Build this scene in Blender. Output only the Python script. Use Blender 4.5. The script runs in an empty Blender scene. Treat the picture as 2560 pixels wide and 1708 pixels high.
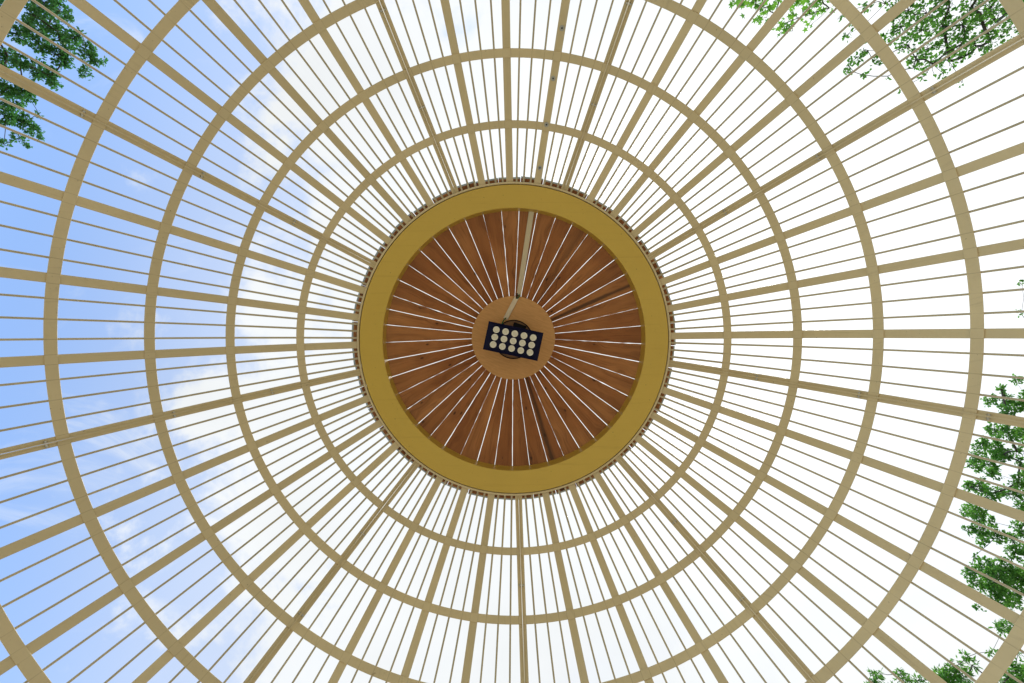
import bpy, bmesh, math, random
import numpy as np
from mathutils import Matrix, Vector

sc = bpy.context.scene
COL = sc.collection
R_ = math.radians
H = 1.55                      # eye height above the pavilion floor

# ---------------------------------------------------------------- camera
TX, TY, ROLL, OX, OY = -0.0332, -0.0050, 0.0281, -0.0346, 0.1094
FPX = 1137.8                  # 16 mm lens on a 36 mm sensor, photograph 2560 px wide
_cx, _sx, _cy, _sy = math.cos(TX), math.sin(TX), math.cos(TY), math.sin(TY)
MV = np.array([[1, 0, 0], [0, _cx, -_sx], [0, _sx, _cx]]) @ np.array([[_cy, 0, _sy], [0, 1, 0], [-_sy, 0, _cy]])
cam_d = bpy.data.cameras.new('camera')
cam = bpy.data.objects.new('camera', cam_d)
COL.objects.link(cam)
flip = lambda v: Vector((v[0], -v[1], v[2]))
rgt, upv, fwd = flip(MV[0]), flip(MV[1]), flip(MV[2])
mw = Matrix((rgt, upv, -fwd)).transposed().to_4x4()
mw.translation = Vector((OX, -OY, H))
cam.matrix_world = mw
cam_d.sensor_width = 36.0
cam_d.lens = 16.0
cam_d.clip_start = 0.05
cam_d.clip_end = 3000
sc.camera = cam

# ---------------------------------------------------------------- sky, sun, exposure
SUN_EL, SUN_AZ = R_(60), R_(-14)         # azimuth measured in world XY from +X (towards the right of the photo)
world = bpy.data.worlds.new('World')
sc.world = world
world.use_nodes = True


class NT:
    """small helper round a node tree"""
    def __init__(s, tree):
        s.t = tree
        tree.nodes.clear()

    def n(s, typ, **kw):
        nd = s.t.nodes.new(typ)
        for k, v in kw.items():
            setattr(nd, k, v)
        return nd

    def link(s, a, b):
        s.t.links.new(a, b)

    def put(s, sock, v):
        if isinstance(v, bpy.types.NodeSocket):
            s.link(v, sock)
        else:
            sock.default_value = v

    def math(s, op, a, b=0.0, c=0.0, clamp=False):
        nd = s.n('ShaderNodeMath', operation=op, use_clamp=clamp)
        for i, v in enumerate((a, b, c)):
            s.put(nd.inputs[i], v)
        return nd.outputs[0]

    def sstep(s, v, lo, hi):
        nd = s.n('ShaderNodeMapRange', interpolation_type='SMOOTHSTEP')
        s.put(nd.inputs['Value'], v)
        s.put(nd.inputs['From Min'], lo)
        s.put(nd.inputs['From Max'], hi)
        return nd.outputs[0]

    def noise(s, vec, scale, detail=4.0, rough=0.55, dist=0.0):
        nd = s.n('ShaderNodeTexNoise')
        if vec is not None:
            s.link(vec, nd.inputs['Vector'])
        nd.inputs['Scale'].default_value = scale
        nd.inputs['Detail'].default_value = detail
        nd.inputs['Roughness'].default_value = rough
        nd.inputs['Distortion'].default_value = dist
        return nd.outputs['Fac']

    def mix(s, fac, a, b, blend='MIX'):
        nd = s.n('ShaderNodeMix', data_type='RGBA', blend_type=blend)
        s.put(nd.inputs[0], fac)
        for sock, v in ((nd.inputs[6], a), (nd.inputs[7], b)):
            if isinstance(v, bpy.types.NodeSocket):
                s.link(v, sock)
            else:
                sock.default_value = (*v, 1.0)
        return nd.outputs[2]

    def vmul(s, vec, f):
        nd = s.n('ShaderNodeVectorMath', operation='MULTIPLY')
        s.link(vec, nd.inputs[0])
        nd.inputs[1].default_value = f
        return nd.outputs[0]


def build_world():
    w = NT(world.node_tree)
    out = w.n('ShaderNodeOutputWorld')
    sky = w.n('ShaderNodeTexSky', sky_type='NISHITA', sun_disc=False)
    sky.sun_elevation = SUN_EL
    sky.sun_rotation = math.pi / 2 - SUN_AZ
    sky.air_density, sky.dust_density, sky.ozone_density = 0.9, 0.10, 0.5
    b1 = w.n('ShaderNodeBackground')
    w.link(sky.outputs[0], b1.inputs[0])
    b1.inputs[1].default_value = 0.15
    # a cloud layer: every direction meets the flat layer at (x/z, y/z)
    tc = w.n('ShaderNodeTexCoord')
    sep = w.n('ShaderNodeSeparateXYZ')
    w.link(tc.outputs['Generated'], sep.inputs[0])
    z = w.math('MAXIMUM', sep.outputs[2], 0.06)
    px = w.math('DIVIDE', sep.outputs[0], z)
    py = w.math('DIVIDE', sep.outputs[1], z)
    cmb = w.n('ShaderNodeCombineXYZ')
    w.link(px, cmb.inputs[0])
    w.link(py, cmb.inputs[1])
    cmb.inputs[2].default_value = 3.7
    pos = cmb.outputs[0]
    # the front of the cloud bank runs across the left of the picture
    u = w.math('ADD', w.math('MULTIPLY', py, 0.22), w.math('ADD', px, 0.66))
    u = w.math('MINIMUM', u, 1.2)
    big = w.math('SUBTRACT', w.noise(pos, 1.9, 2.0, 0.5), 0.5)
    fin = w.math('SUBTRACT', w.noise(pos, 5.2, 9.0, 0.60, 0.25), 0.5)
    f = w.math('ADD', u, w.math('MULTIPLY', big, 1.25))
    f = w.math('ADD', f, w.math('MULTIPLY', fin, 1.35))
    bank = w.sstep(f, -0.05, 0.24)
    thin = w.sstep(w.noise(pos, 2.3, 7.0, 0.6, 0.4), 0.50, 0.74)      # places where the bank is thin
    bank = w.math('MULTIPLY', bank, w.math('SUBTRACT', 1.0, w.math('MULTIPLY', thin, 0.14)))
    # thin wisps that drift ahead of the bank
    st = w.vmul(pos, (1.0, 1.9, 1.0))
    wis = w.noise(st, 3.1, 8.0, 0.62, 0.9)
    wisp = w.math('MULTIPLY', w.sstep(wis, 0.54, 0.80), 0.5)
    # milky haze that thickens towards the bank
    haze = w.math('MULTIPLY', w.sstep(u, -0.50, 0.30), 0.55)
    haze = w.math('ADD', haze, 0.0)
    inv = w.math('MULTIPLY', w.math('SUBTRACT', 1.0, bank), w.math('SUBTRACT', 1.0, wisp))
    inv = w.math('MULTIPLY', inv, w.math('SUBTRACT', 1.0, haze))
    cov = w.math('SUBTRACT', 1.0, inv, clamp=True)
    # cloud light: thin cloud, a little brighter round the hidden sun, faint grey undersides
    sd = Vector((math.cos(SUN_EL) * math.cos(SUN_AZ), math.cos(SUN_EL) * math.sin(SUN_AZ), math.sin(SUN_EL)))
    dot = w.n('ShaderNodeVectorMath', operation='DOT_PRODUCT')
    w.link(tc.outputs['Generated'], dot.inputs[0])
    dot.inputs[1].default_value = sd
    glow = w.math('MULTIPLY', w.math('POWER', w.math('MAXIMUM', dot.outputs['Value'], 0.0), 7.0), 0.12)
    grey = w.math('MULTIPLY', w.noise(pos, 2.6, 6.0, 0.55), 0.10)
    lum = w.math('SUBTRACT', w.math('ADD', glow, 0.418), grey)
    b2 = w.n('ShaderNodeBackground')
    b2.inputs[0].default_value = (0.955, 0.985, 1.0, 1)
    w.link(lum, b2.inputs[1])
    mx = w.n('ShaderNodeMixShader')
    w.link(cov, mx.inputs[0])
    w.link(b1.outputs[0], mx.inputs[1])
    w.link(b2.outputs[0], mx.inputs[2])
    w.link(mx.outputs[0], out.inputs[0])
    world.cycles.sampling_method = 'MANUAL'
    world.cycles.sample_map_resolution = 1024


build_world()
sun_d = bpy.data.lights.new('sun', 'SUN')
sun_d.energy = 1.15
sun_d.angle = R_(11)
sun_d.color = (1.0, 0.95, 0.86)
sun = bpy.data.objects.new('sun', sun_d)
COL.objects.link(sun)
sun.rotation_euler = Vector((math.cos(SUN_EL) * math.cos(SUN_AZ), math.cos(SUN_EL) * math.sin(SUN_AZ),
                             math.sin(SUN_EL))).to_track_quat('Z', 'Y').to_euler()
sun.location = (8, -2, 30)

sc.view_settings.view_transform = 'Standard'
sc.view_settings.look = 'None'
sc.view_settings.exposure = 1.4
sc.view_settings.gamma = 1.0
sc.view_settings.use_curve_mapping = False
sc.cycles.use_denoising = True
sc.cycles.max_bounces = 10
sc.cycles.diffuse_bounces = 6
sc.cycles.sample_clamp_indirect = 6.0


# ---------------------------------------------------------------- helpers
def tag(o, label=None, cat=None, group=None, kind=None):
    for k, v in (('label', label), ('category', cat), ('group', group), ('kind', kind)):
        if v:
            o[k] = v
    return o


def empty(name, loc=(0, 0, 0), parent=None):
    o = bpy.data.objects.new(name, None)
    o.empty_display_size = 0.2
    o.location = loc
    o.parent = parent
    COL.objects.link(o)
    return o


def mobj(name, me, parent=None, rotz=0.0, loc=(0, 0, 0)):
    o = bpy.data.objects.new(name, me)
    o.parent = parent
    o.location = loc
    o.rotation_euler = (0, 0, rotz)
    COL.objects.link(o)
    return o


def mesh(name, v, f, mats, smooth=False, auto=None):
    me = bpy.data.meshes.new(name)
    me.from_pydata([tuple(p) for p in v], [], f)
    for m in (mats if isinstance(mats, (list, tuple)) else [mats]):
        me.materials.append(m)
    me.validate()
    if smooth:
        me.polygons.foreach_set('use_smooth', [True] * len(me.polygons))
    if auto is not None:
        me.polygons.foreach_set('use_smooth', [True] * len(me.polygons))
        me.set_sharp_from_angle(angle=auto)
    bm = bmesh.new()
    bm.from_mesh(me)
    bmesh.ops.recalc_face_normals(bm, faces=bm.faces)
    bm.to_mesh(me)
    bm.free()
    return me


def bevel_mesh(me, w, seg=1, ang=30):
    bm = bmesh.new()
    bm.from_mesh(me)
    ed = [e for e in bm.edges if len(e.link_faces) == 2 and e.calc_face_angle(0) > R_(ang)]
    bmesh.ops.bevel(bm, geom=ed, offset=w, segments=seg, affect='EDGES', clamp_overlap=True)
    bm.to_mesh(me)
    bm.free()
    return me


def box_vf(x0, x1, y0, y1, z0, z1):
    v = [(x0, y0, z0), (x1, y0, z0), (x1, y1, z0), (x0, y1, z0), (x0, y0, z1), (x1, y0, z1), (x1, y1, z1), (x0, y1, z1)]
    f = [(0, 3, 2, 1), (4, 5, 6, 7), (0, 1, 5, 4), (1, 2, 6, 5), (2, 3, 7, 6), (3, 0, 4, 7)]
    return v, f


def merge(parts):
    V, F = [], []
    for v, f in parts:
        b = len(V)
        V += [tuple(p) for p in v]
        F += [tuple(i + b for i in q) for q in f]
    return V, F


def cyl_vf(r, z0, z1, n=24, c=(0, 0), r1=None):
    r1 = r if r1 is None else r1
    v = [(c[0] + r * math.cos(2 * math.pi * i / n), c[1] + r * math.sin(2 * math.pi * i / n), z0) for i in range(n)]
    v += [(c[0] + r1 * math.cos(2 * math.pi * i / n), c[1] + r1 * math.sin(2 * math.pi * i / n), z1) for i in range(n)]
    f = [(i, (i + 1) % n, n + (i + 1) % n, n + i) for i in range(n)]
    f += [tuple(range(n - 1, -1, -1)), tuple(range(n, 2 * n))]
    return v, f


def lathe_vf(prof, n, a0=0.0, a1=2 * math.pi):
    """sweep a closed (r, z) outline about Z"""
    full = abs(a1 - a0 - 2 * math.pi) < 1e-6
    k = len(prof)
    m = n if full else n + 1
    v = []
    for i in range(m):
        a = a0 + (a1 - a0) * i / n
        v += [(r * math.cos(a), r * math.sin(a), z) for r, z in prof]
    f = []
    for i in range(n):
        j = (i + 1) % m
        for q in range(k):
            f.append((i * k + q, i * k + (q + 1) % k, j * k + (q + 1) % k, j * k + q))
    if not full:
        f.append(tuple(range(k)))
        f.append(tuple(reversed(range(n * k, n * k + k))))
    return v, f


# ---------------------------------------------------------------- materials
def mat(name):
    m = bpy.data.materials.new(name)
    m.use_nodes = True
    t = NT(m.node_tree)
    out = t.n('ShaderNodeOutputMaterial')
    b = t.n('ShaderNodeBsdfPrincipled')
    t.link(b.outputs[0], out.inputs[0])
    return m, t, b, out


def obj_pos(t, rnd=True):
    tc = t.n('ShaderNodeTexCoord')
    v = tc.outputs['Object']
    if rnd:
        oi = t.n('ShaderNodeObjectInfo')
        mu = t.math('MULTIPLY', oi.outputs['Random'], 37.0)
        ad = t.n('ShaderNodeVectorMath', operation='ADD')
        t.link(v, ad.inputs[0])
        t.link(mu, ad.inputs[1])
        v = ad.outputs[0]
    return v


def bump(t, b, h, strength=0.2, dist=0.002):
    bp = t.n('ShaderNodeBump')
    bp.inputs['Strength'].default_value = strength
    bp.inputs['Distance'].default_value = dist
    t.link(h, bp.inputs['Height'])
    t.link(bp.outputs[0], b.inputs['Normal'])


CREAM = (0.690, 0.580, 0.365)


def paint(name, col, rough=0.42, speck=0.6, lines=False, dirt=(0.20, 0.145, 0.075)):
    m, t, b, _ = mat(name)
    v = obj_pos(t)
    big = t.noise(v, 2.3, 5.0, 0.6)
    fine = t.noise(v, 42.0, 4.0, 0.6)
    c = t.mix(t.sstep(big, 0.30, 0.75), col, tuple(x * 0.87 for x in col))
    c = t.mix(t.math('MULTIPLY', t.sstep(fine, 0.55, 0.90), 0.16), c, dirt)
    oi = t.n('ShaderNodeObjectInfo')
    c = t.mix(t.math('MULTIPLY', oi.outputs['Random'], 0.75), c, tuple(x * 0.84 for x in col))
    # long faint water streaks, a few rusty chips
    stk = t.noise(t.vmul(v, (0.35, 9.0, 0.35)), 6.0, 4.0, 0.6, 0.5)
    c = t.mix(t.math('MULTIPLY', t.sstep(stk, 0.55, 0.80), 0.22), c, dirt)
    chip = t.math('MULTIPLY', t.sstep(t.noise(v, 13.0, 6.0, 0.7), 0.685, 0.72), 0.7)
    c = t.mix(t.math('MULTIPLY', chip, speck), c, (0.16, 0.075, 0.03))
    sp = t.noise(v, 75.0, 2.0, 0.5)
    c = t.mix(t.math('MULTIPLY', t.sstep(sp, 0.735, 0.775), speck), c, (0.055, 0.04, 0.025))
    if lines:      # faint weld seams where the rods are fixed behind the hoop
        tc = t.n('ShaderNodeTexCoord')
        sp3 = t.n('ShaderNodeSeparateXYZ')
        t.link(tc.outputs['Object'], sp3.inputs[0])
        a = t.math('ARCTAN2', sp3.outputs[1], sp3.outputs[0])
        q = t.math('DIVIDE', a, R_(2.5))
        fr = t.math('ABSOLUTE', t.math('SUBTRACT', t.math('FRACT', t.math('ADD', q, 0.5)), 0.5))
        ln = t.math('SUBTRACT', 1.0, t.sstep(fr, 0.008, 0.026))
        # at the flat ribs the seam follows both edges of the rib instead
        off = t.math('SUBTRACT', t.math('FRACT', t.math('ADD', t.math('MULTIPLY', q, 0.25), 0.5)), 0.5)
        rr = t.math('SQRT', t.math('ADD', t.math('MULTIPLY', sp3.outputs[0], sp3.outputs[0]), t.math('MULTIPLY', sp3.outputs[1], sp3.outputs[1])))
        ds = t.math('ABSOLUTE', t.math('MULTIPLY', t.math('MULTIPLY', off, R_(10.0)), rr))
        ln = t.math('MULTIPLY', ln, t.math('GREATER_THAN', ds, 0.02))
        ed = t.math('ABSOLUTE', t.math('SUBTRACT', ds, 0.0268))
        ln = t.math('MAXIMUM', ln, t.math('SUBTRACT', 1.0, t.sstep(ed, 0.0006, 0.0022)))
        ln = t.math('MULTIPLY', ln, t.sstep(big, 0.25, 0.65))
        c = t.mix(t.math('MULTIPLY', ln, 0.42), c, (0.20, 0.14, 0.075))
    t.link(c, b.inputs['Base Color'])
    b.inputs['Roughness'].default_value = rough
    b.inputs['IOR'].default_value = 1.42
    bump(t, b, t.math('ADD', fine, t.math('MULTIPLY', big, 0.6)), 0.12, 0.003)
    return m


M_CREAM = paint('cream_paint', CREAM)
M_HOOP = paint('cream_paint_hoop', CREAM, lines=True)
M_ROD = paint('cream_paint_rod', (0.54, 0.47, 0.325), speck=0.12)
M_FLANGE = paint('cream_paint_flange', tuple(x * 1.0 for x in CREAM), rough=0.32, speck=0.8)
M_YELLOW = paint('yellow_paint', (0.68, 0.475, 0.088), rough=0.30, speck=0.9, dirt=(0.28, 0.15, 0.03))
M_TRUNK = paint('trunking_plastic', (0.86, 0.79, 0.60), rough=0.45, speck=0.1)


def metal(name, col, rough):
    m, t, b, _ = mat(name)
    v = obj_pos(t)
    n = t.noise(v, 60.0, 3.0)
    t.link(t.mix(n, col, tuple(x * 0.6 for x in col)), b.inputs['Base Color'])
    b.inputs['Metallic'].default_value = 0.9
    b.inputs['Roughness'].default_value = rough
    return m


M_BOLT = metal('zinc_bolt', (0.62, 0.62, 0.60), 0.28)


def plain(name, col, rough=0.5, scale=30.0, var=0.25):
    m, t, b, _ = mat(name)
    v = obj_pos(t)
    n = t.noise(v, scale, 4.0, 0.6)
    t.link(t.mix(n, tuple(x * (1 - var) for x in col), tuple(x * (1 + var) for x in col)), b.inputs['Base Color'])
    b.inputs['Roughness'].default_value = rough
    return m


M_GROM = plain('grey_washer', (0.40, 0.41, 0.40), 0.4)
M_DARK = plain('grommet_hole', (0.02, 0.02, 0.022), 0.7)
M_NAVY = plain('lamp_housing', (0.006, 0.008, 0.040), 0.5, 18)
M_NAVY.node_tree.nodes['Principled BSDF'].inputs['Specular IOR Level'].default_value = 0.12
M_BLACK = plain('lamp_black', (0.006, 0.006, 0.009), 0.6, 18)
M_BLACK.node_tree.nodes['Principled BSDF'].inputs['Specular IOR Level'].default_value = 0.15
M_GREEN = plain('green_cable', (0.015, 0.15, 0.06), 0.4)
M_CABLE = plain('black_cable', (0.012, 0.012, 0.012), 0.5)
M_LENS = plain('lens_cream', (0.88, 0.88, 0.82), 0.22, 40, 0.06)
M_LENS2 = plain('lens_core', (0.80, 0.78, 0.67), 0.30, 40, 0.06)


def wood(name='larch_board', dark=0.0):
    m, t, b, _ = mat(name)
    tc = t.n('ShaderNodeTexCoord')
    oi = t.n('ShaderNodeObjectInfo')
    ad = t.n('ShaderNodeVectorMath', operation='ADD')
    t.link(tc.outputs['Object'], ad.inputs[0])
    t.link(t.math('MULTIPLY', oi.outputs['Random'], 53.0), ad.inputs[1])
    p = ad.outputs[0]
    vor = t.n('ShaderNodeTexVoronoi', feature='F1')
    t.link(t.vmul(p, (4.2, 9.5, 1.0)), vor.inputs['Vector'])
    vor.inputs['Scale'].default_value = 1.0
    vor.inputs['Randomness'].default_value = 1.0
    d = vor.outputs['Distance']
    knot = t.math('SUBTRACT', 1.0, t.sstep(d, 0.045, 0.105))
    halo = t.math('SUBTRACT', 1.0, t.sstep(d, 0.10, 0.55))
    # grain lines bend round the knots
    sp = t.n('ShaderNodeSeparateXYZ')
    t.link(p, sp.inputs[0])
    yy = t.math('ADD', t.math('MULTIPLY', sp.outputs[1], 1.0), t.math('MULTIPLY', halo, 0.030))
    cm = t.n('ShaderNodeCombineXYZ')
    t.link(t.math('MULTIPLY', sp.outputs[0], 0.055), cm.inputs[0])
    t.link(yy, cm.inputs[1])
    t.link(sp.outputs[2], cm.inputs[2])
    g1 = t.noise(cm.outputs[0], 62.0, 5.0, 0.62, 0.25)
    g2 = t.noise(cm.outputs[0], 19.0, 3.0, 0.55, 0.4)
    hue = t.noise(p, 1.7, 3.0, 0.5)
    base = t.mix(t.sstep(hue, 0.30, 0.72), (0.64, 0.300, 0.112), (0.42, 0.160, 0.052))
    tone = t.math('MULTIPLY', oi.outputs['Random'], 0.75)
    base = t.mix(tone, base, (0.33, 0.115, 0.034))
    base = t.mix(t.math('MULTIPLY', t.sstep(g2, 0.42, 0.70), 0.50), base, (0.23, 0.080, 0.026))
    base = t.mix(t.math('MULTIPLY', t.sstep(g1, 0.52, 0.74), 0.60), base, (0.155, 0.052, 0.018))
    # heartwood streaks on some boards
    st = t.noise(cm.outputs[0], 7.0, 2.0, 0.5, 0.3)
    base = t.mix(t.math('MULTIPLY', t.sstep(st, 0.64, 0.76), 0.5), base, (0.085, 0.036, 0.018))
    if dark:       # one broad grey-brown weathered band along the board
        sl = t.n('ShaderNodeSeparateXYZ')
        t.link(tc.outputs['Object'], sl.inputs[0])
        yc = t.math('ADD', t.math('MULTIPLY', sl.outputs[0], 0.022), 0.030)
        dy = t.math('ABSOLUTE', t.math('SUBTRACT', sl.outputs[1], yc))
        dy = t.math('ADD', dy, t.math('MULTIPLY', t.math('SUBTRACT', g2, 0.5), 0.05))
        base = t.mix(t.math('MULTIPLY', t.math('SUBTRACT', 1.0, t.sstep(dy, 0.004, 0.024)), 0.85), base, (0.075, 0.038, 0.022))
    base = t.mix(t.math('MULTIPLY', halo, 0.22), base, (0.20, 0.065, 0.02))
    base = t.mix(t.math('MULTIPLY', knot, 0.88), base, (0.060, 0.022, 0.010))
    t.link(base, b.inputs['Base Color'])
    b.inputs['Roughness'].default_value = 0.55
    bump(t, b, t.math('SUBTRACT', g1, knot), 0.25, 0.002)
    return m


M_WOOD = wood()
M_WOOD_DARK = wood('larch_board_streaked', 0.13)
M_WEATHER = plain('weathered_end_grain', (0.25, 0.26, 0.235), 0.85, 60, 0.55)


def plywood():
    m, t, b, _ = mat('plywood')
    v = obj_pos(t, False)
    g = t.noise(t.vmul(v, (3.0, 26.0, 3.0)), 3.0, 6.0, 0.6, 0.5)
    fl = t.noise(v, 60.0, 2.0, 0.5)
    c = t.mix(t.sstep(g, 0.3, 0.75), (0.76, 0.44, 0.165), (0.64, 0.345, 0.115))
    c = t.mix(t.math('MULTIPLY', t.sstep(fl, 0.62, 0.8), 0.3), c, (0.30, 0.15, 0.06))
    t.link(c, b.inputs['Base Color'])
    b.inputs['Roughness'].default_value = 0.55
    return m


M_PLY = plywood()
M_PLY2 = plain('plywood_shade_brown', (0.30, 0.17, 0.085), 0.7, 22, 0.3)  # plywood brown with shade mixed into the colour; reused on the post


def leafmat(name, dark, light, trans):
    m, t, b, out = mat(name)
    v = obj_pos(t, False)
    n = t.noise(v, 1.6, 3.0, 0.6)
    n2 = t.noise(v, 14.0, 2.0, 0.6)
    c = t.mix(t.sstep(t.math('ADD', t.math('MULTIPLY', n, 0.6), t.math('MULTIPLY', n2, 0.4)), 0.34, 0.68), dark, light)
    t.link(c, b.inputs['Base Color'])
    b.inputs['Roughness'].default_value = 0.48
    tr = t.n('ShaderNodeBsdfTranslucent')
    t.link(t.mix(0.55, c, trans), tr.inputs[0])
    mx = t.n('ShaderNodeMixShader')
    mx.inputs[0].default_value = 0.45
    t.link(b.outputs[0], mx.inputs[1])
    t.link(tr.outputs[0], mx.inputs[2])
    t.link(mx.outputs[0], out.inputs[0])
    return m


M_BARK = plain('bark', (0.060, 0.052, 0.042), 0.9, 9, 0.5)
M_OAK = leafmat('oak_leaf', (0.040, 0.13, 0.042), (0.075, 0.22, 0.055), (0.12, 0.42, 0.09))
M_OAK2 = leafmat('ash_leaf', (0.040, 0.14, 0.035), (0.115, 0.31, 0.05), (0.24, 0.60, 0.07))
M_BIRCH = leafmat('birch_leaf', (0.042, 0.14, 0.032), (0.095, 0.27, 0.04), (0.20, 0.52, 0.05))
M_MAPLE = leafmat('maple_leaf', (0.08, 0.22, 0.03), (0.12, 0.32, 0.04), (0.30, 0.70, 0.06))


def groundmat(name, a, b_, scale):
    m, t, b, _ = mat(name)
    v = obj_pos(t, False)
    n = t.noise(v, scale, 8.0, 0.65)
    n2 = t.noise(v, scale * 0.07, 3.0, 0.5)
    c = t.mix(t.sstep(n, 0.3, 0.7), a, b_)
    c = t.mix(t.math('MULTIPLY', n2, 0.4), c, tuple(x * 0.7 for x in a))
    t.link(c, b.inputs['Base Color'])
    b.inputs['Roughness'].default_value = 0.9
    bump(t, b, n, 0.5, 0.01)
    return m


# ---------------------------------------------------------------- ground
v, f = cyl_vf(1200.0, -0.30, -0.02, 64)
g = mobj('ground', mesh('ground', v, f, groundmat('park_lawn', (0.16, 0.17, 0.075), (0.24, 0.23, 0.12), 7.0)))
tag(g, kind='structure')
v, f = cyl_vf(7.5, -0.10, 0.0, 96)
g = mobj('floor', mesh('floor', v, f, groundmat('pale_gravel', (0.46, 0.40, 0.30), (0.58, 0.52, 0.41), 40.0)))
tag(g, kind='structure')

# ---------------------------------------------------------------- dome frame
# (radius, height above the eye) of the rim and the hoops going down
PTS = [(1.209, 3.545), (1.584, 3.372), (1.945, 3.118), (2.245, 2.802), (2.507, 2.461), (2.745, 2.105),
       (2.925, 1.705), (3.040, 1.280), (3.095, 0.840), (3.105, 0.395), (3.105, -0.35), (3.105, -1.10), (3.105, -1.55)]
HOOP_I = [1, 2, 3, 4, 5, 6, 7, 8, 9, 10, 11]
SUB = 6


def catmull(P, sub):
    P = [np.array(p, float) for p in P]
    Q = [2 * P[0] - P[1]] + P + [2 * P[-1] - P[-2]]
    out, tan = [], []
    for i in range(1, len(Q) - 2):
        p0, p1, p2, p3 = Q[i - 1:i + 3]
        for k in range(sub):
            s = k / sub
            out.append(0.5 * ((2 * p1) + (-p0 + p2) * s + (2 * p0 - 5 * p1 + 4 * p2 - p3) * s * s + (-p0 + 3 * p1 - 3 * p2 + p3) * s ** 3))
            tan.append(0.5 * ((-p0 + p2) + 2 * (2 * p0 - 5 * p1 + 4 * p2 - p3) * s + 3 * (-p0 + 3 * p1 - 3 * p2 + p3) * s * s))
    out.append(P[-1])
    tan.append(P[-1] - P[-2])
    out, tan = np.array(out), np.array(tan)
    tan /= np.linalg.norm(tan, axis=1)[:, None]
    return out, tan


PR, TN = catmull(PTS, SUB)
PR = PR + np.array([0, H])
NO = np.stack([-TN[:, 1], TN[:, 0]], 1)          # outward normal in the (r, z) plane
W = 0.0535                                       # flat bar width


def strip_vf(y0, y1, n0, n1):
    """flat bar along the meridian; y0/y1 may be arrays"""
    k = len(PR)
    y0 = np.broadcast_to(y0, (k,))
    y1 = np.broadcast_to(y1, (k,))
    v, f = [], []
    for i in range(k):
        a, b = PR[i] + NO[i] * n0, PR[i] + NO[i] * n1
        v += [(a[0], y0[i], a[1]), (a[0], y1[i], a[1]), (b[0], y1[i], b[1]), (b[0], y0[i], b[1])]
    for i in range(k - 1):
        for q in range(4):
            f.append((i * 4 + q, i * 4 + (q + 1) % 4, i * 4 + 4 + (q + 1) % 4, i * 4 + 4 + q))
    f += [(0, 1, 2, 3), tuple(reversed(range(4 * k - 4, 4 * k)))]
    return v, f


def rod_vf(rad, n0, sides=8):
    k = len(PR)
    v, f = [], []
    for i in range(k):
        c = PR[i] + NO[i] * n0
        ry = rad * (1.27 - 0.27 * min(1.0, i / (3.0 * SUB)))     # forged a little flatter and wider towards the rim
        for q in range(sides):
            a = 2 * math.pi * q / sides
            p = c + NO[i] * rad * math.cos(a)
            v.append((p[0], ry * math.sin(a), p[1]))
    for i in range(k - 1):
        for q in range(sides):
            f.append((i * sides + q, i * sides + (q + 1) % sides, (i + 1) * sides + (q + 1) % sides, (i + 1) * sides + q))
    f += [tuple(range(sides)), tuple(reversed(range(sides * (k - 1), sides * k)))]
    return v, f


def at_ratio(q):
    """profile point (and frame) whose r / height-over-eye equals q"""
    rt = PR[:, 0] / np.maximum(PR[:, 1] - H, 1e-3)
    i = int(np.argmax(rt > q))
    s = (q - rt[i - 1]) / (rt[i] - rt[i - 1])
    lerp = lambda a: a[i - 1] * (1 - s) + a[i] * s
    return lerp(PR), lerp(TN), lerp(NO)


dome = tag(empty('dome_frame'), 'cream painted steel dome frame of curved ribs, hoops and thin rods under the sky', 'dome')
rib_me = mesh('rib', *strip_vf(-W / 2, W / 2, 0.0035, 0.0105), M_CREAM, auto=R_(40))
rod_me = mesh('rod', *rod_vf(0.0061, 0.0095), M_ROD, auto=R_(60))
A = lambda img_deg: -R_(img_deg) - ROLL          # angle seen in the photo -> rotation about world Z
random.seed(4)
for k in range(36):
    deg = k * 10
    if (deg - 30) % 40 != 0:
        rb = mobj('rib', rib_me, dome, A(deg))
        if deg == 80:                            # this rib carries a row of round washers
            for q, hn in ((0.685, 0.0035), (0.575, 0.0035), (0.4745, -0.0045), (0.3795, 0.0035)):
                p, t_, n_ = at_ratio(q)
                wv, wf = cyl_vf(0.0165, -0.004, 0.0015, 20)
                hv, hf = cyl_vf(0.0058, -0.0052, -0.0038, 14)
                wme = mesh('washer', wv, wf, M_GROM)
                bevel_mesh(wme, 0.0012)
                o = mobj('washer', wme, rb)
                fr = Matrix((Vector((t_[0], 0, t_[1])), Vector((0, 1, 0)), Vector((n_[0], 0, n_[1])))).transposed().to_4x4()
                c = p + n_ * hn
                fr.translation = Vector((c[0], random.uniform(-.004, .004), c[1]))
                o.matrix_local = fr
                mobj('bolt_hole', mesh('bolt_hole', hv, hf, M_DARK), o)
    for j in (1, 2, 3):
        mobj('rod', rod_me, dome, A(deg + 2.5 * j + random.uniform(-0.05, 0.05)))

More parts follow.
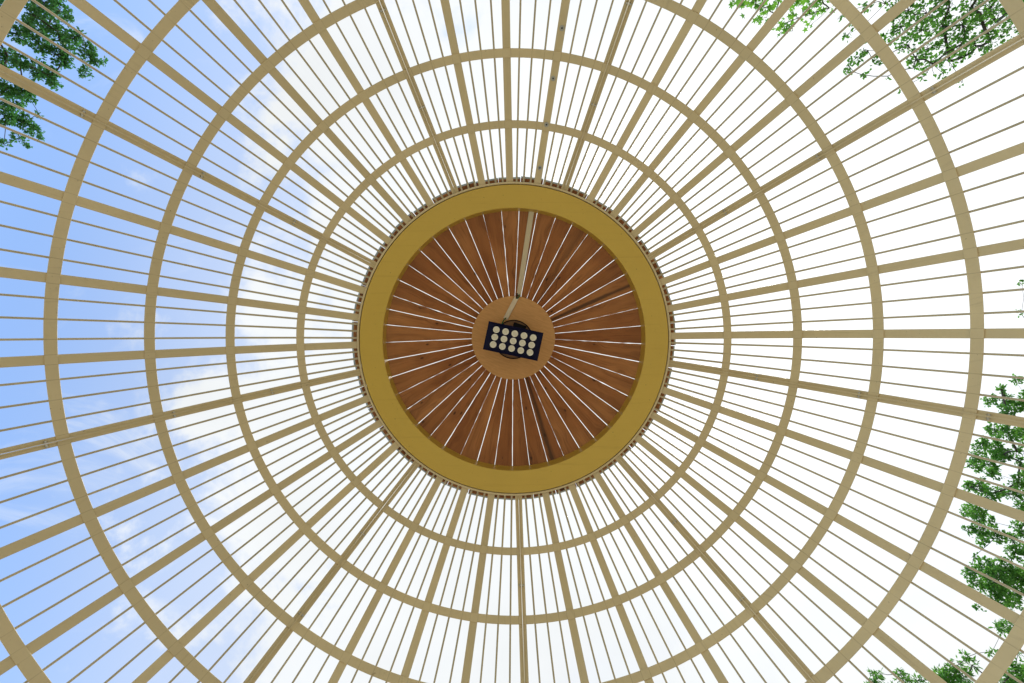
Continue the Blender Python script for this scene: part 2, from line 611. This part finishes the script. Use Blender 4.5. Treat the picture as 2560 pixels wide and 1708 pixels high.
# bolted joint ribs: two half bars with standing flanges and a slit between them
for k in range(9):
    deg = 30 + 40 * k
    rng = np.random.RandomState(50 + k)
    n = len(PR)
    slit = np.clip(np.interp(np.arange(n), np.linspace(0, n, 14), np.where(rng.rand(14) > 0.60, rng.uniform(0.0012, 0.0030, 14), 0.0007)), 0.0004, None) / 2
    FT, FD = 0.0040, -0.017
    parts = []
    for s in (-1, 1):
        a, b = s * (slit + FT * 0.5), np.full(n, s * W / 2)
        parts.append(strip_vf(np.minimum(a, b), np.maximum(a, b), 0.0035, 0.0105))
    jr = mobj('joint_rib', mesh('joint_rib', *merge(parts), M_CREAM, auto=R_(40)), dome, A(deg))
    for s in (-1, 1):
        a, b = s * slit, s * (slit + FT)
        fm = mesh('flange', *strip_vf(np.minimum(a, b), np.maximum(a, b), FD, 0.0125), M_FLANGE, auto=R_(40))
        mobj('flange', fm, jr)
    for q in (0.5423, 0.771, 1.0616, 1.45):
        p, t_, n_ = at_ratio(q + rng.uniform(-0.004, 0.004))
        c = p + n_ * (-0.0085)
        sgn = 1 if rng.rand() > 0.4 else -1
        parts = []
        for s, hl in ((sgn, 0.0075), (-sgn, 0.013)):
            parts.append(cyl_vf(0.0100, 0.0055 * s, 0.0078 * s, 14))
            parts.append(cyl_vf(0.0078, 0.0078 * s, (0.0078 + 0.0068) * s, 6))
            parts.append(cyl_vf(0.0040, 0.0140 * s, (0.0078 + hl) * s, 10))
        bme = mesh('bolt', *merge(parts), M_BOLT)
        bo = mobj('bolt', bme, jr)
        fr = Matrix((Vector((t_[0], 0, t_[1])), Vector((n_[0], 0, n_[1])), Vector((0, 1, 0)))).transposed().to_4x4()
        fr.translation = Vector((c[0], 0, c[1]))
        bo.matrix_local = fr

# hoops: nine bent flat bars each, butting against the flanges
for hi in HOOP_I:
    i = hi * SUB
    p, t_, n_ = PR[i], TN[i], NO[i]
    wv = W * (1.0 if hi < 10 else 1.2)
    pf = [p + t_ * (a * wv / 2) + n_ * b for a, b in ((-1, -0.004), (1, -0.004), (1, 0.004), (-1, 0.004))]
    pad = math.asin(0.0040 / p[0])
    v, f = lathe_vf([tuple(q) for q in pf], 48, pad, R_(40) - pad)
    hm = mesh('hoop', v, f, M_HOOP, auto=R_(40))
    bevel_mesh(hm, 0.0011, 1, 60)
    for k in range(9):
        mobj('hoop', hm, dome, A(30 + 40 * k) - R_(40))
z = 3.535 + H
v, f = lathe_vf([(1.2015, z - 0.010), (1.2175, z - 0.010), (1.2175, z + 0.030), (1.2015, z + 0.030)], 180)
rm = mesh('rim', v, f, M_CREAM, auto=R_(40))
bevel_mesh(rm, 0.002, 1, 60)
mobj('rim', rm, dome)

# ---------------------------------------------------------------- wooden roof on a yellow ring beam
roof = tag(empty('wooden_roof', (0, 0, 3.515 + H)), 'round wooden roof of radiating brown boards on a yellow ring, centre of the dome', 'roof')
Z0 = 3.515 + H
SL = 0.90
th = math.atan(SL)
cS, sS = math.cos(th), math.sin(th)
zl = lambda r: 3.57 + (1.25 - r) * SL + H        # underside of the boards
prof = [(1.0160, Z0), (1.1930, Z0), (1.1930, Z0 + 0.012), (1.062, Z0 + 0.012), (1.062, zl(1.062) - 0.004),
        (1.0492, zl(1.0492) - 0.006), (1.0492, Z0 + 0.012), (1.0160, Z0 + 0.012)]
v, f = lathe_vf([(r, z - Z0) for r, z in prof], 180)
me = mesh('ring_beam', v, f, M_YELLOW, auto=R_(40))
bevel_mesh(me, 0.0025, 2, 60)
mobj('ring_beam', me, roof)
GAPS = [87.7, 79.6, 71.2, 63.2, 55.0, 46.7, 38.5, 30.5, 22.3, 14.2, 6.2, 358.1, 350.0, 341.9, 333.7, 325.5, 317.5, 309.2,
        301.1, 293.2, 285.4, 277.1, 269.3, 261.3, 253.2, 245.1, 236.9, 229.1, 221.3, 213.1, 205.1, 197.0, 189.2, 181.2,
        173.3, 166.3, 160.0, 152.5, 144.6, 136.4, 128.3, 120.3, 112.1, 103.8, 95.6]
TH_O = {10: .7, 9: .55, 43: .3, 44: .35, 1: .8, 19: .3, 25: .6, 30: .45, 21: .65, 29: .6, 36: .5, 2: .65, 4: .7}    # width at the eave
TH_I = {11: .25, 9: .4, 25: .4, 19: .45, 27: .6, 14: .6, 8: .7, 4: .8, 2: .5, 43: .7, 21: .7, 29: .6}                # width at the disc
rng = np.random.RandomState(9)
NG = len(GAPS)
gw = rng.uniform(0.0036, 0.0056, NG)
R_OUT, R_IN = 1.2555, 0.345
NS = 26
edge = []                                        # per gap: offset of either board edge along its length
for i in range(NG):
    s = np.linspace(0, 1, NS)                    # 0 at the eave, 1 at the disc
    wd = gw[i] * (TH_O.get(i, 1.0) * (1 - s) + TH_I.get(i, 1.0) * s)
    thin = min(TH_O.get(i, 1.0), TH_I.get(i, 1.0)) < 0.65
    jit = rng.normal(0, 0.0010 if thin else 0.00035, (2, NS))
    e = np.stack([wd / 2, wd / 2]) + jit
    for _ in range(rng.randint(1, 4) + (4 if thin else 0)):      # splinters and leaf crumbs bridging the slit
        e[rng.randint(2), rng.randint(1, NS - 1)] -= wd.mean() * rng.uniform(0.4, 1.0)
    edge.append(np.maximum(e, 0.0002))
for i in range(NG):
    j = (i + 1) % NG                             # board between gap i (left, larger angle) and gap j
    a_hi, a_lo = GAPS[i], GAPS[j]
    if a_lo > a_hi:
        a_lo -= 360
    mid = (a_hi + a_lo) / 2
    half = R_((a_hi - a_lo) / 2)
    wa = -R_(mid)                                # world angle
    n_off, tk = rng.uniform(-0.002, 0.002), 0.030 + rng.uniform(-0.002, 0.002)
    ro = R_OUT + rng.uniform(-0.005, 0.004)
    tilt = rng.uniform(-0.002, 0.002)
    v, f = [], []
    for k in range(NS):
        r = ro + (R_IN - ro) * k / (NS - 1)
        x = (r - 1.25) / cS
        wl = r * math.tan(half)
        # image angle grows against world angle: gap i lies on the -y side
        yl, yr = -wl + edge[i][0, k], wl - edge[j][1, k]
        if yr - yl < 0.004:
            yl, yr = -0.002, 0.002
        v += [(x, yl, n_off - tilt), (x, yr, n_off + tilt), (x, yr, n_off + tk), (x, yl, n_off + tk)]
    for k in range(NS - 1):
        for q in range(4):
            f.append((k * 4 + q, k * 4 + (q + 1) % 4, k * 4 + 4 + (q + 1) % 4, k * 4 + 4 + q))
    f += [(0, 1, 2, 3), tuple(reversed(range(4 * NS - 4, 4 * NS)))]
    pm = mesh('board', v, f, [M_WOOD_DARK if i in (7, 19) else M_WOOD, M_WEATHER])
    for pl in pm.polygons:                       # the cut end at the eave is weathered grey
        c = pl.center
        if all(abs(pm.vertices[q].co.x - v[0][0]) < 1e-6 for q in pl.vertices):
            pl.material_index = 1
    o = mobj('board', pm, roof)
    mx = Matrix(((cS, 0, sS), (0, 1, 0), (-sS, 0, cS))).to_4x4()     # x runs down the slope, z is the board's normal
    mx = Matrix.Rotation(wa, 4, 'Z') @ Matrix.Translation((1.25, 0, 3.57 + H - Z0)) @ mx
    o.matrix_local = mx
DZ = 4.328 + H                                   # underside of the plywood disc
v, f = cyl_vf(0.3975, 0.0, 0.018, 128)
me = mesh('centre_disc', v, f, M_PLY, auto=R_(40))
mobj('centre_disc', me, roof, R_(20), (0, 0, DZ - Z0))
v, f = cyl_vf(0.09, 0.0, 0.36, 24, r1=0.05)
mobj('king_post', mesh('king_post', v, f, M_PLY2, auto=R_(40)), roof, 0, (0, 0, DZ + 0.018 - Z0))


# ---------------------------------------------------------------- pixel rays (used to lay things out at a chosen height)
def P(px, py, h):
    """point at height h above the eye on the line of sight through a photograph pixel"""
    d = MV.T @ np.array([(px - 1280) / FPX, (854 - py) / FPX, 1.0])
    d = d * (h / d[2])
    return Vector((OX + d[0], -(OY + d[1]), H + h))


# ---------------------------------------------------------------- floodlight
LZ = 4.05                                        # height of the lamp face above the eye
lc = P(1283, 853, LZ)
u_ = (P(1358.6, 832.5, LZ) - P(1222, 803, LZ)).normalized()
lang = math.atan2(u_.y, u_.x)
LW, LH = 139.8 / FPX * LZ, 72.3 / FPX * LZ
lamp = tag(empty('floodlight', (lc.x, lc.y, lc.z)), 'rectangular dark navy floodlight with fifteen round lenses under the plywood disc', 'lamp')
lamp.rotation_euler = (0, 0, lang)
# housing: a tray open downwards with a broad sloping rim
hw, hh = LW / 2, LH / 2
iw, ih = hw - 0.050, hh - 0.022


def rect(a, b, z):
    return [(-a, -b, z), (a, -b, z), (a, b, z), (-a, b, z)]


v = rect(hw, hh, 0.0) + rect(hw - 0.006, hh - 0.006, -0.004) + rect(iw, ih, 0.012) + rect(iw, ih, 0.022)
v += rect(hw - 0.004, hh - 0.004, 0.062) + rect(hw - 0.05, hh - 0.03, 0.085)
f = []
for a, b in ((0, 4), (4, 8), (8, 12)):
    for q in range(4):
        f.append((a + q, a + (q + 1) % 4, b + (q + 1) % 4, b + q))
f.append((12, 13, 14, 15))
for a, b in ((0, 16), (16, 20)):
    for q in range(4):
        f.append((a + q, a + (q + 1) % 4, b + (q + 1) % 4, b + q))
f.append((20, 21, 22, 23))
mobj('housing', mesh('housing', v, f, M_NAVY), lamp)
lens_v, lens_f = lathe_vf([(0.0195, 0.0), (0.0295, -0.006), (0.0300, 0.016), (0.0195, 0.016)], 28)
lens_me = mesh('lens', lens_v, lens_f, M_LENS, auto=R_(40))
cv, cf = lathe_vf([(0.0001, 0.001), (0.010, 0.0015), (0.013, -0.002), (0.0195, 0.002), (0.0195, 0.014), (0.0001, 0.014)], 24)
core_me = mesh('lens_core', cv, cf, M_LENS2, auto=R_(40))
px_, py_ = 23.6 / FPX * LZ, 19.0 / FPX * LZ
for r in range(3):
    for c in range(5):
        o = mobj('lens', lens_me, lamp, 0, ((c - 2) * px_, (r - 1) * py_, 0.004))
        mobj('lens_core', core_me, o)
# yoke and round mount on the plywood
top = DZ - lc.z
yv, yf = merge([box_vf(-0.045, 0.078, -0.166, -0.030, top - 0.075, top - 0.004), box_vf(-0.022, 0.050, -0.10, 0.06, 0.08, top - 0.06)])
yk = mesh('yoke', yv, yf, M_BLACK)
bevel_mesh(yk, 0.004, 1, 60)
mobj('yoke', yk, lamp, 0.12)
mr = 0.186
v, f = lathe_vf([(mr - 0.009, -0.016), (mr, -0.016), (mr, -0.001), (mr - 0.009, -0.001)], 72)
mobj('mounting_ring', mesh('mounting_ring', v, f, M_BLACK, auto=R_(40)), lamp, 0, (0.003, -0.008, top))
v, f = cyl_vf(mr - 0.008, -0.004, -0.002, 64)  # thin dark disc: shade on the plywood inside the ring, painted as colour
mobj('mount_shade_disc', mesh('mount_shade_disc', v, f, M_PLY2), lamp, 0, (0.003, -0.008, top))

# ---------------------------------------------------------------- cable trunking
def along(pa, pb, nrm, w, t):
    d = (pb - pa)
    L = d.length
    x = d.normalized()
    zz = (nrm - x * nrm.dot(x)).normalized()
    y = zz.cross(x)
    m = Matrix((x, y, zz)).transposed().to_4x4()
    m.translation = pa
    v, f = box_vf(0, L, -w / 2, w / 2, 0, t)
    return v, f, m


def on_board(px, py, lift):
    """meeting point of a sight line with the underside of the boards"""
    h = 3.6
    for _ in range(60):
        p = P(px, py, h)
        h += 0.5 * ((zl(math.hypot(p.x, p.y)) - lift) - (H + h))
    return P(px, py, h)


trk = tag(empty('cable_trunking', (0, 0, 0)), 'cream plastic cable trunking running along a roof board to the floodlight', 'trunking')
a_, b_ = on_board(1329.5, 524, 0.004), on_board(1297.3, 735.5, 0.004)
trk.location = a_
nb = Vector((-a_.x * SL / math.hypot(a_.x, a_.y), -a_.y * SL / math.hypot(a_.x, a_.y), -1)).normalized()
for nm, pa, pb, nr in (('long_cover', a_, b_, nb),
                       ('short_cover', P(1291.8, 743.5, 4.325), P(1263.5, 797.5, 4.325), Vector((0, 0, -1)))):
    v, f, m = along(pa, pb, nr, 0.0440, 0.017)
    me = mesh(nm, v, f, M_TRUNK)
    bevel_mesh(me, 0.002, 1, 60)
    o = mobj(nm, me, trk)
    m.translation = m.translation - a_
    o.matrix_local = m


def tube_vf(pts, rad, sides=8):
    pts = [Vector(p) for p in pts]
    rad = rad if isinstance(rad, (list, tuple)) else [rad] * len(pts)
    v, f = [], []
    up = Vector((0.31, 0.17, 0.93))
    for i, p in enumerate(pts):
        d = (pts[min(i + 1, len(pts) - 1)] - pts[max(i - 1, 0)]).normalized()
        x = d.cross(up)
        if x.length < 0.05:
            x = d.cross(Vector((1, 0, 0)))
        x.normalize()
        y = d.cross(x)
        for q in range(sides):
            a = 2 * math.pi * q / sides
            v.append(p + (x * math.cos(a) + y * math.sin(a)) * rad[i])
    for i in range(len(pts) - 1):
        for q in range(sides):
            f.append((i * sides + q, i * sides + (q + 1) % sides, (i + 1) * sides + (q + 1) % sides, (i + 1) * sides + q))
    f += [tuple(range(sides)), tuple(reversed(range(sides * (len(pts) - 1), sides * len(pts))))]
    return v, f


for nm, m_, pix, rd in (('green_wire', M_GREEN, [(1298, 732, 4.295), (1297.6, 741, 4.300), (1293, 748, 4.315)], 0.0065),
                        ('black_wire', M_CABLE, [(1293, 733, 4.290), (1292.5, 740, 4.300), (1290, 748, 4.315)], 0.0065),
                        ('green_wire', M_GREEN, [(1265, 795, 4.315), (1258, 803, 4.25), (1254, 812, 4.16)], 0.006)):
    pts = [P(*q) - a_ for q in pix]
    v, f = tube_vf(pts, rd)
    mobj(nm, mesh(nm, v, f, m_, smooth=True), trk)


# ---------------------------------------------------------------- trees
def leaf_shape(kind):
    if kind == 'maple':
        pts = []
        for i in range(10):
            a = math.pi * (0.5 + i / 5.0 * 1.0)
            pts.append(((1.0 if i % 2 == 0 else 0.42) * 0.5 * math.cos(a), (1.0 if i % 2 == 0 else 0.42) * 0.5 * math.sin(a) + 0.5))
        V = np.array([(0, 0.45, 0)] + [(x, y, -0.12 * abs(x) * 2) for x, y in pts])
        F = [(0, i + 1, (i + 1) % 10 + 1) for i in range(10)]
    elif kind == 'lance':
        V = np.array([(0, 0, 0), (-0.16, 0.45, 0.05), (0, 1.0, -0.06), (0.16, 0.45, 0.05)])
        F = [(0, 3, 2), (0, 2, 1)]
    elif kind == 'round':
        V = np.array([(0, 0, 0), (-0.36, 0.40, 0.07), (0, 1.0, -0.05), (0.36, 0.40, 0.07)])
        F = [(0, 3, 2), (0, 2, 1)]
    else:
        V = np.array([(0, 0, 0), (-0.20, 0.30, 0.06), (-0.27, 0.66, 0.05), (0, 1.0, -0.06), (0.27, 0.66, 0.05), (0.20, 0.30, 0.06)])
        F = [(0, 5, 4), (0, 4, 3), (0, 3, 2), (0, 2, 1)]
    return V, np.array(F)


def leaves_mesh(name, pos, axis, nrm, size, kind, m):
    V, F = leaf_shape(kind)
    y = axis / np.linalg.norm(axis, axis=1)[:, None]
    zz = nrm - (nrm * y).sum(1)[:, None] * y
    zz /= np.linalg.norm(zz, axis=1)[:, None] + 1e-9
    x = np.cross(y, zz)
    n, k = len(pos), len(V)
    vv = (pos[:, None, :] + size[:, None, None] * (V[None, :, 0:1] * x[:, None] + V[None, :, 1:2] * y[:, None] + V[None, :, 2:3] * zz[:, None]))
    ff = (F[None] + (np.arange(n) * k)[:, None, None]).reshape(-1, 3)
    me = bpy.data.meshes.new(name)
    me.vertices.add(n * k)
    me.vertices.foreach_set('co', vv.reshape(-1).astype(np.float32))
    me.loops.add(len(ff) * 3)
    me.loops.foreach_set('vertex_index', ff.reshape(-1).astype(np.int32))
    me.polygons.add(len(ff))
    me.polygons.foreach_set('loop_start', (np.arange(len(ff)) * 3).astype(np.int32))
    me.update()
    me.validate()
    me.materials.append(m)
    return me


def seen(c, r):
    """does a ball show in the photograph's frame"""
    q = MV @ np.array([c[0] - OX, -(c[1]) - OY, c[2] - H])
    if q[2] < 0.3:
        return False
    x, y = 1280 + FPX * q[0] / q[2], 854 - FPX * q[1] / q[2]
    rr = r * FPX / q[2] * 1.5 + 8
    return -rr < x < 2560 + rr and -rr < y < 1708 + rr


def tree(name, label, base, fork_h, lobes, crown, kind, lsize, m, seed, fill=1.5, extra=60, droop=0.0, group='trees around the pavilion'):
    """lobes: (x, y, z, radius) foliage masses; crown: centre + radii that the rest of the crown fills"""
    rng = np.random.RandomState(seed)
    base = np.array(base, float)
    L = [np.array(l, float) for l in lobes]
    cc, cr = np.array(crown[:3]), np.array(crown[3:])
    tries, got = 0, 0
    while got < extra and tries < 4000:
        tries += 1
        d = rng.normal(size=3)
        d /= np.linalg.norm(d)
        p = cc + d * cr * rng.uniform(0.35, 1.0)
        r = rng.uniform(0.35, 0.65)
        if not seen(p, r):
            L.append(np.array([*p, r]))
            got += 1
    L = np.array(L)
    # skeleton: trunk, then every lobe hangs on the nearest node already joined
    fork = np.array([base[0] + rng.uniform(-.3, .3), base[1] + rng.uniform(-.3, .3), fork_h])
    nodes = [base, base + (fork - base) * 0.5 + rng.normal(0, 0.08, 3), fork]
    par = [-1, 0, 1]
    for s in (0.35, 0.7, 1.0):
        nodes.append(fork + (cc + np.array([0, 0, cr[2] * 0.5]) - fork) * s + rng.normal(0, 0.15, 3))
        par.append(len(nodes) - 2)
    todo = list(range(len(L)))
    lob_node = {}
    while todo:
        N = np.array(nodes[2:])
        T = L[todo][:, :3]
        D = np.linalg.norm(T[:, None] - N[None], axis=2)
        D += 0.25 * np.linalg.norm(N - fork, axis=1)[None]
        a, b = np.unravel_index(np.argmin(D), D.shape)
        li, ni = todo.pop(a), b + 2
        p0, p1 = nodes[ni], L[li][:3]
        dist = np.linalg.norm(p1 - p0)
        if dist > 0.7:
            steps = int(dist / 0.5)
            for s in range(1, steps):
                q = p0 + (p1 - p0) * s / steps + rng.normal(0, 0.05, 3) + np.array([0, 0, 0.10 * dist * math.sin(math.pi * s / steps)])
                nodes.append(q)
                par.append(ni)
                ni = len(nodes) - 1
        nodes.append(p1)
        par.append(ni)
        lob_node[li] = len(nodes) - 1
    wgt = np.ones(len(nodes)) * 0.6
    for i in range(len(nodes) - 1, 0, -1):
        wgt[par[i]] += wgt[i]
    rad = 0.0036 * wgt ** 0.5
    rad[:3] = np.maximum(rad[:3], [0.24, 0.20, 0.17])
    root = tag(empty(name, base), label, 'tree', group)
    b3 = base
    tv, tf = tube_vf([nodes[0] - b3 + np.array([0, 0, -0.15]), nodes[0] - b3 + np.array([0, 0, 0.4]), nodes[1] - b3, nodes[2] - b3, nodes[3] - b3, nodes[4] - b3],
                     [0.34, 0.25, rad[1], rad[2], max(rad[3], .10), max(rad[4], .07)], 10)
    mobj('trunk', mesh('trunk', tv, tf, M_BARK, smooth=True), root)
    parts = []
    for i in range(3, len(nodes)):
        if i in (3, 4):
            continue
        a, b = nodes[par[i]], nodes[i]
        r0 = min(rad[i] * 1.15, rad[par[i]])
        parts.append(tube_vf([a - b3, (a + b) / 2 - b3 + rng.normal(0, 0.02, 3), b - b3], [r0, (r0 + rad[i]) / 2, rad[i] * 0.9], 5))
    # leaves in rosettes at twig ends
    Ps, Ax, Nr, Sz = [], [], [], []
    area = {'oak': 0.30, 'lance': 0.16, 'round': 0.36, 'maple': 0.42}[kind] * lsize ** 2
    for li, l in enumerate(L):
        c, r = l[:3], l[3]
        nleaf = max(8, int(2.3 * fill * math.pi * r * r / area))
        per = {'oak': 7, 'lance': 7, 'round': 4, 'maple': 3}[kind]
        ncl = max(2, nleaf // per)
        d = rng.normal(size=(ncl, 3))
        d /= np.linalg.norm(d, axis=1)[:, None]
        cp = c + d * (r * rng.uniform(0.1, 1.0, ncl) ** 0.5)[:, None] * np.array([1, 1, 0.7])
        for q in range(ncl):
            tw = cp[q]
            if q % 3 == 0:
                mid = (c + tw) / 2 + rng.normal(0, 0.02, 3)
                parts.append(tube_vf([c - b3, mid - b3, tw - b3], [0.0042, 0.003, 0.002], 3))
            od = (tw - c) / (np.linalg.norm(tw - c) + 1e-6)
            k = per + rng.randint(-1, 2)
            ax = rng.normal(size=(k, 3)) * 0.8 + od * 0.6 + np.array([0, 0, -0.25 - droop])
            Ps.append(tw[None] + rng.normal(0, lsize * 0.25, (k, 3)))
            Ax.append(ax)
            Nr.append(rng.normal(size=(k, 3)) * 0.55 + np.array([0, 0, 1.0]))
            Sz.append(lsize * rng.uniform(0.65, 1.2, k))
    mobj('limbs', mesh('limbs', *merge(parts), M_BARK, smooth=True), root)
    me = leaves_mesh('crown', np.concatenate(Ps) - b3, np.concatenate(Ax), np.concatenate(Nr), np.concatenate(Sz), kind, m)
    tag(mobj('crown', me, root), kind='stuff')
    return root


def px_lobes(lst, ox, oy, scl, h, dh, seed, shrink=1.0):
    rng = np.random.RandomState(seed)
    out = []
    for x, y, r in lst:
        hh_ = h + rng.uniform(-dh, dh)
        p = P(ox + x / scl, oy + y / scl, hh_)
        out.append((p.x, p.y, p.z, max(0.05, r / scl / FPX * hh_ * shrink)))
    return out


# upper left: broad-leaved tree whose bough reaches in from the corner
L1 = px_lobes([(450, 80, 120), (620, 110, 100), (350, 150, 90), (600, 330, 110), (750, 400, 90), (900, 540, 90), (1000, 620, 70),
               (880, 740, 55), (560, 560, 100), (650, 640, 80), (400, 430, 110), (180, 350, 100), (300, 250, 80), (80, 580, 90),
               (200, 640, 90), (380, 720, 100), (520, 780, 95), (560, 880, 45), (80, 900, 110), (220, 960, 105), (300, 1010, 55),
               (120, 1080, 110), (60, 1200, 90), (250, 1260, 90), (350, 1330, 65), (420, 1410, 30), (200, 1430, 55), (260, 1500, 35),
               (40, 1490, 45), (400, 1170, 14), (840, 330, 18), (700, 220, 50), (480, 300, 60), (700, 520, 70), (20, 700, 60),
               (0, 60, 60), (-120, 300, 120), (-140, 700, 130), (-150, 1100, 130), (250, -80, 130), (500, -100, 120)],
              0, 0, 4.125, 8.0, 0.35, 1)
tree('broadleaf_tree', 'green tree leaning in at the upper left corner against blue sky', (-11.6, -6.2, 0), 4.2, L1,
     (-11.6, -6.4, 10.0, 2.6, 3.2, 2.6), 'oak', 0.055, M_OAK, 11, 1.5, 70)
# top right, near: maple sprays with star leaves
L2 = px_lobes([(380, 30, 60), (310, 50, 40), (470, 60, 50), (460, 130, 30), (620, 160, 55), (570, 190, 45), (650, 230, 32), (720, 60, 55),
               (700, 130, 45), (780, 100, 55), (800, 170, 38), (880, 30, 50), (920, 60, 32), (230, 20, 22), (400, -60, 90), (560, -40, 80),
               (700, -60, 90), (860, -60, 80), (520, 100, 35)],
              1760, 0, 2.9375, 6.3, 0.2, 2)
tree('maple_tree', 'maple with bright star shaped leaves hanging in at the top edge right of centre', (4.0, -9.2, 0), 3.4, L2,
     (4.0, -8.4, 8.4, 2.4, 2.2, 2.4), 'maple', 0.105, M_MAPLE, 12, 0.8, 50)
# top right corner: birch-like tree with small sparse leaves and dark boughs
L3 = px_lobes([(1500, 80, 110), (1640, 100, 120), (1800, 60, 110), (1960, 60, 120), (2100, 60, 100), (2150, 160, 100), (2220, 230, 75),
               (2050, 180, 110), (1900, 180, 120), (1750, 200, 120), (1600, 220, 110), (1450, 200, 100), (1380, 250, 65), (1500, 330, 90),
               (1640, 360, 110), (1780, 330, 100), (1900, 320, 100), (2000, 340, 90), (2100, 300, 75), (1560, 440, 80), (1680, 470, 80),
               (1800, 450, 75), (1760, 540, 42), (1620, 560, 40), (1540, 500, 45), (1900, 420, 60), (1200, 370, 60), (1130, 420, 60),
               (1250, 470, 55), (1060, 480, 50), (1160, 550, 40), (1050, 530, 25), (1050, 260, 50), (1350, 560, 16), (1330, 30, 60),
               (1200, 40, 50), (1400, 120, 45), (1895, 610, 18), (1430, 650, 9), (1010, 110, 20), (2300, 60, 110), (2320, 180, 90),
               (1500, -80, 120), (1800, -80, 130), (2100, -80, 130)],
              1760, 0, 2.9375, 6.0, 0.3, 3)
tree('birch_tree', 'tree with small sparse leaves and dark boughs filling the top right corner', (8.6, -6.6, 0), 3.0, L3,
     (8.6, -6.6, 8.0, 2.3, 2.3, 2.6), 'round', 0.047, M_BIRCH, 13, 0.42, 50)
# right edge
L4 = px_lobes([(980, 90, 50), (840, 180, 45), (740, 290, 62), (880, 300, 85), (1010, 330, 95), (900, 410, 75), (760, 590, 85), (900, 620, 95),
               (1030, 620, 75), (640, 760, 85), (780, 790, 105), (560, 880, 72), (560, 960, 72), (700, 960, 105), (760, 1060, 62),
               (850, 860, 85), (1000, 820, 45), (1040, 930, 55), (1020, 1130, 85), (600, 1180, 95), (720, 1260, 85),
               (520, 1190, 50), (830, 1240, 50), (970, 1260, 95), (1040, 1380, 55), (560, 1410, 95), (480, 1440, 52), (600, 1500, 75),
               (720, 1540, 65), (1050, -905, 22), (1045, -600, 28), (1250, -905, 90), (1250, -600, 90), (1250, -250, 110), (1300, 60, 110), (1150, 300, 120), (1150, 700, 120), (1150, 1100, 120), (1150, 1400, 120)],
              2300, 930, 4.127, 9.0, 0.4, 4)
L4 += px_lobes([(1960, 560, 55), (1970, 640, 42), (2080, 600, 55), (2170, 630, 45), (2230, 560, 55), (2190, 720, 55), (2000, 820, 75),
                (2120, 820, 85), (2060, 900, 95), (1900, 850, 52), (1940, 920, 52), (2150, 950, 105), (2230, 880, 65), (2080, 1010, 62),
                (2180, 1050, 50), (1945, 1070, 24), (1920, 740, 20), (1880, 560, 26), (2330, 700, 110), (2330, 900, 110)],
               1700, 1108, 2.613, 9.0, 0.4, 5)
tree('ash_tree', 'tall leafy tree standing at the right edge below the middle of the picture', (13.2, 3.0, 0), 4.6, L4,
     (13.0, 2.8, 11.0, 2.6, 3.2, 2.8), 'oak', 0.060, M_OAK2, 14, 1.35, 70)
# bottom right corner
L5 = px_lobes([(2140, 1190, 42), (2105, 1225, 40), (2150, 1240, 25), (2040, 1360, 28), (1870, 1400, 34), (1910, 1450, 24), (1800, 1460, 42),
               (1740, 1500, 50), (1780, 1540, 55), (1700, 1530, 42), (1860, 1530, 42), (1280, 1500, 28), (1270, 1550, 40), (1440, 1510, 28),
               (1460, 1550, 40), (1560, 1545, 34), (2190, 1480, 62), (2150, 1525, 52), (2235, 1540, 55), (2210, 1370, 14), (2080, 1600, 60),
               (1900, 1640, 90), (1700, 1640, 90), (1450, 1650, 90), (1280, 1640, 70), (2250, 1640, 100), (2340, 1500, 80)],
              1700, 1108, 2.613, 8.2, 0.3, 6, 1.0)
tree('willow_leaved_tree', 'tree with narrow drooping leaf sprays rising into the bottom right corner', (9.8, 9.4, 0), 4.0, L5,
     (9.6, 8.8, 9.6, 2.8, 2.6, 2.2), 'lance', 0.095, M_OAK2, 15, 1.5, 60, droop=0.2)
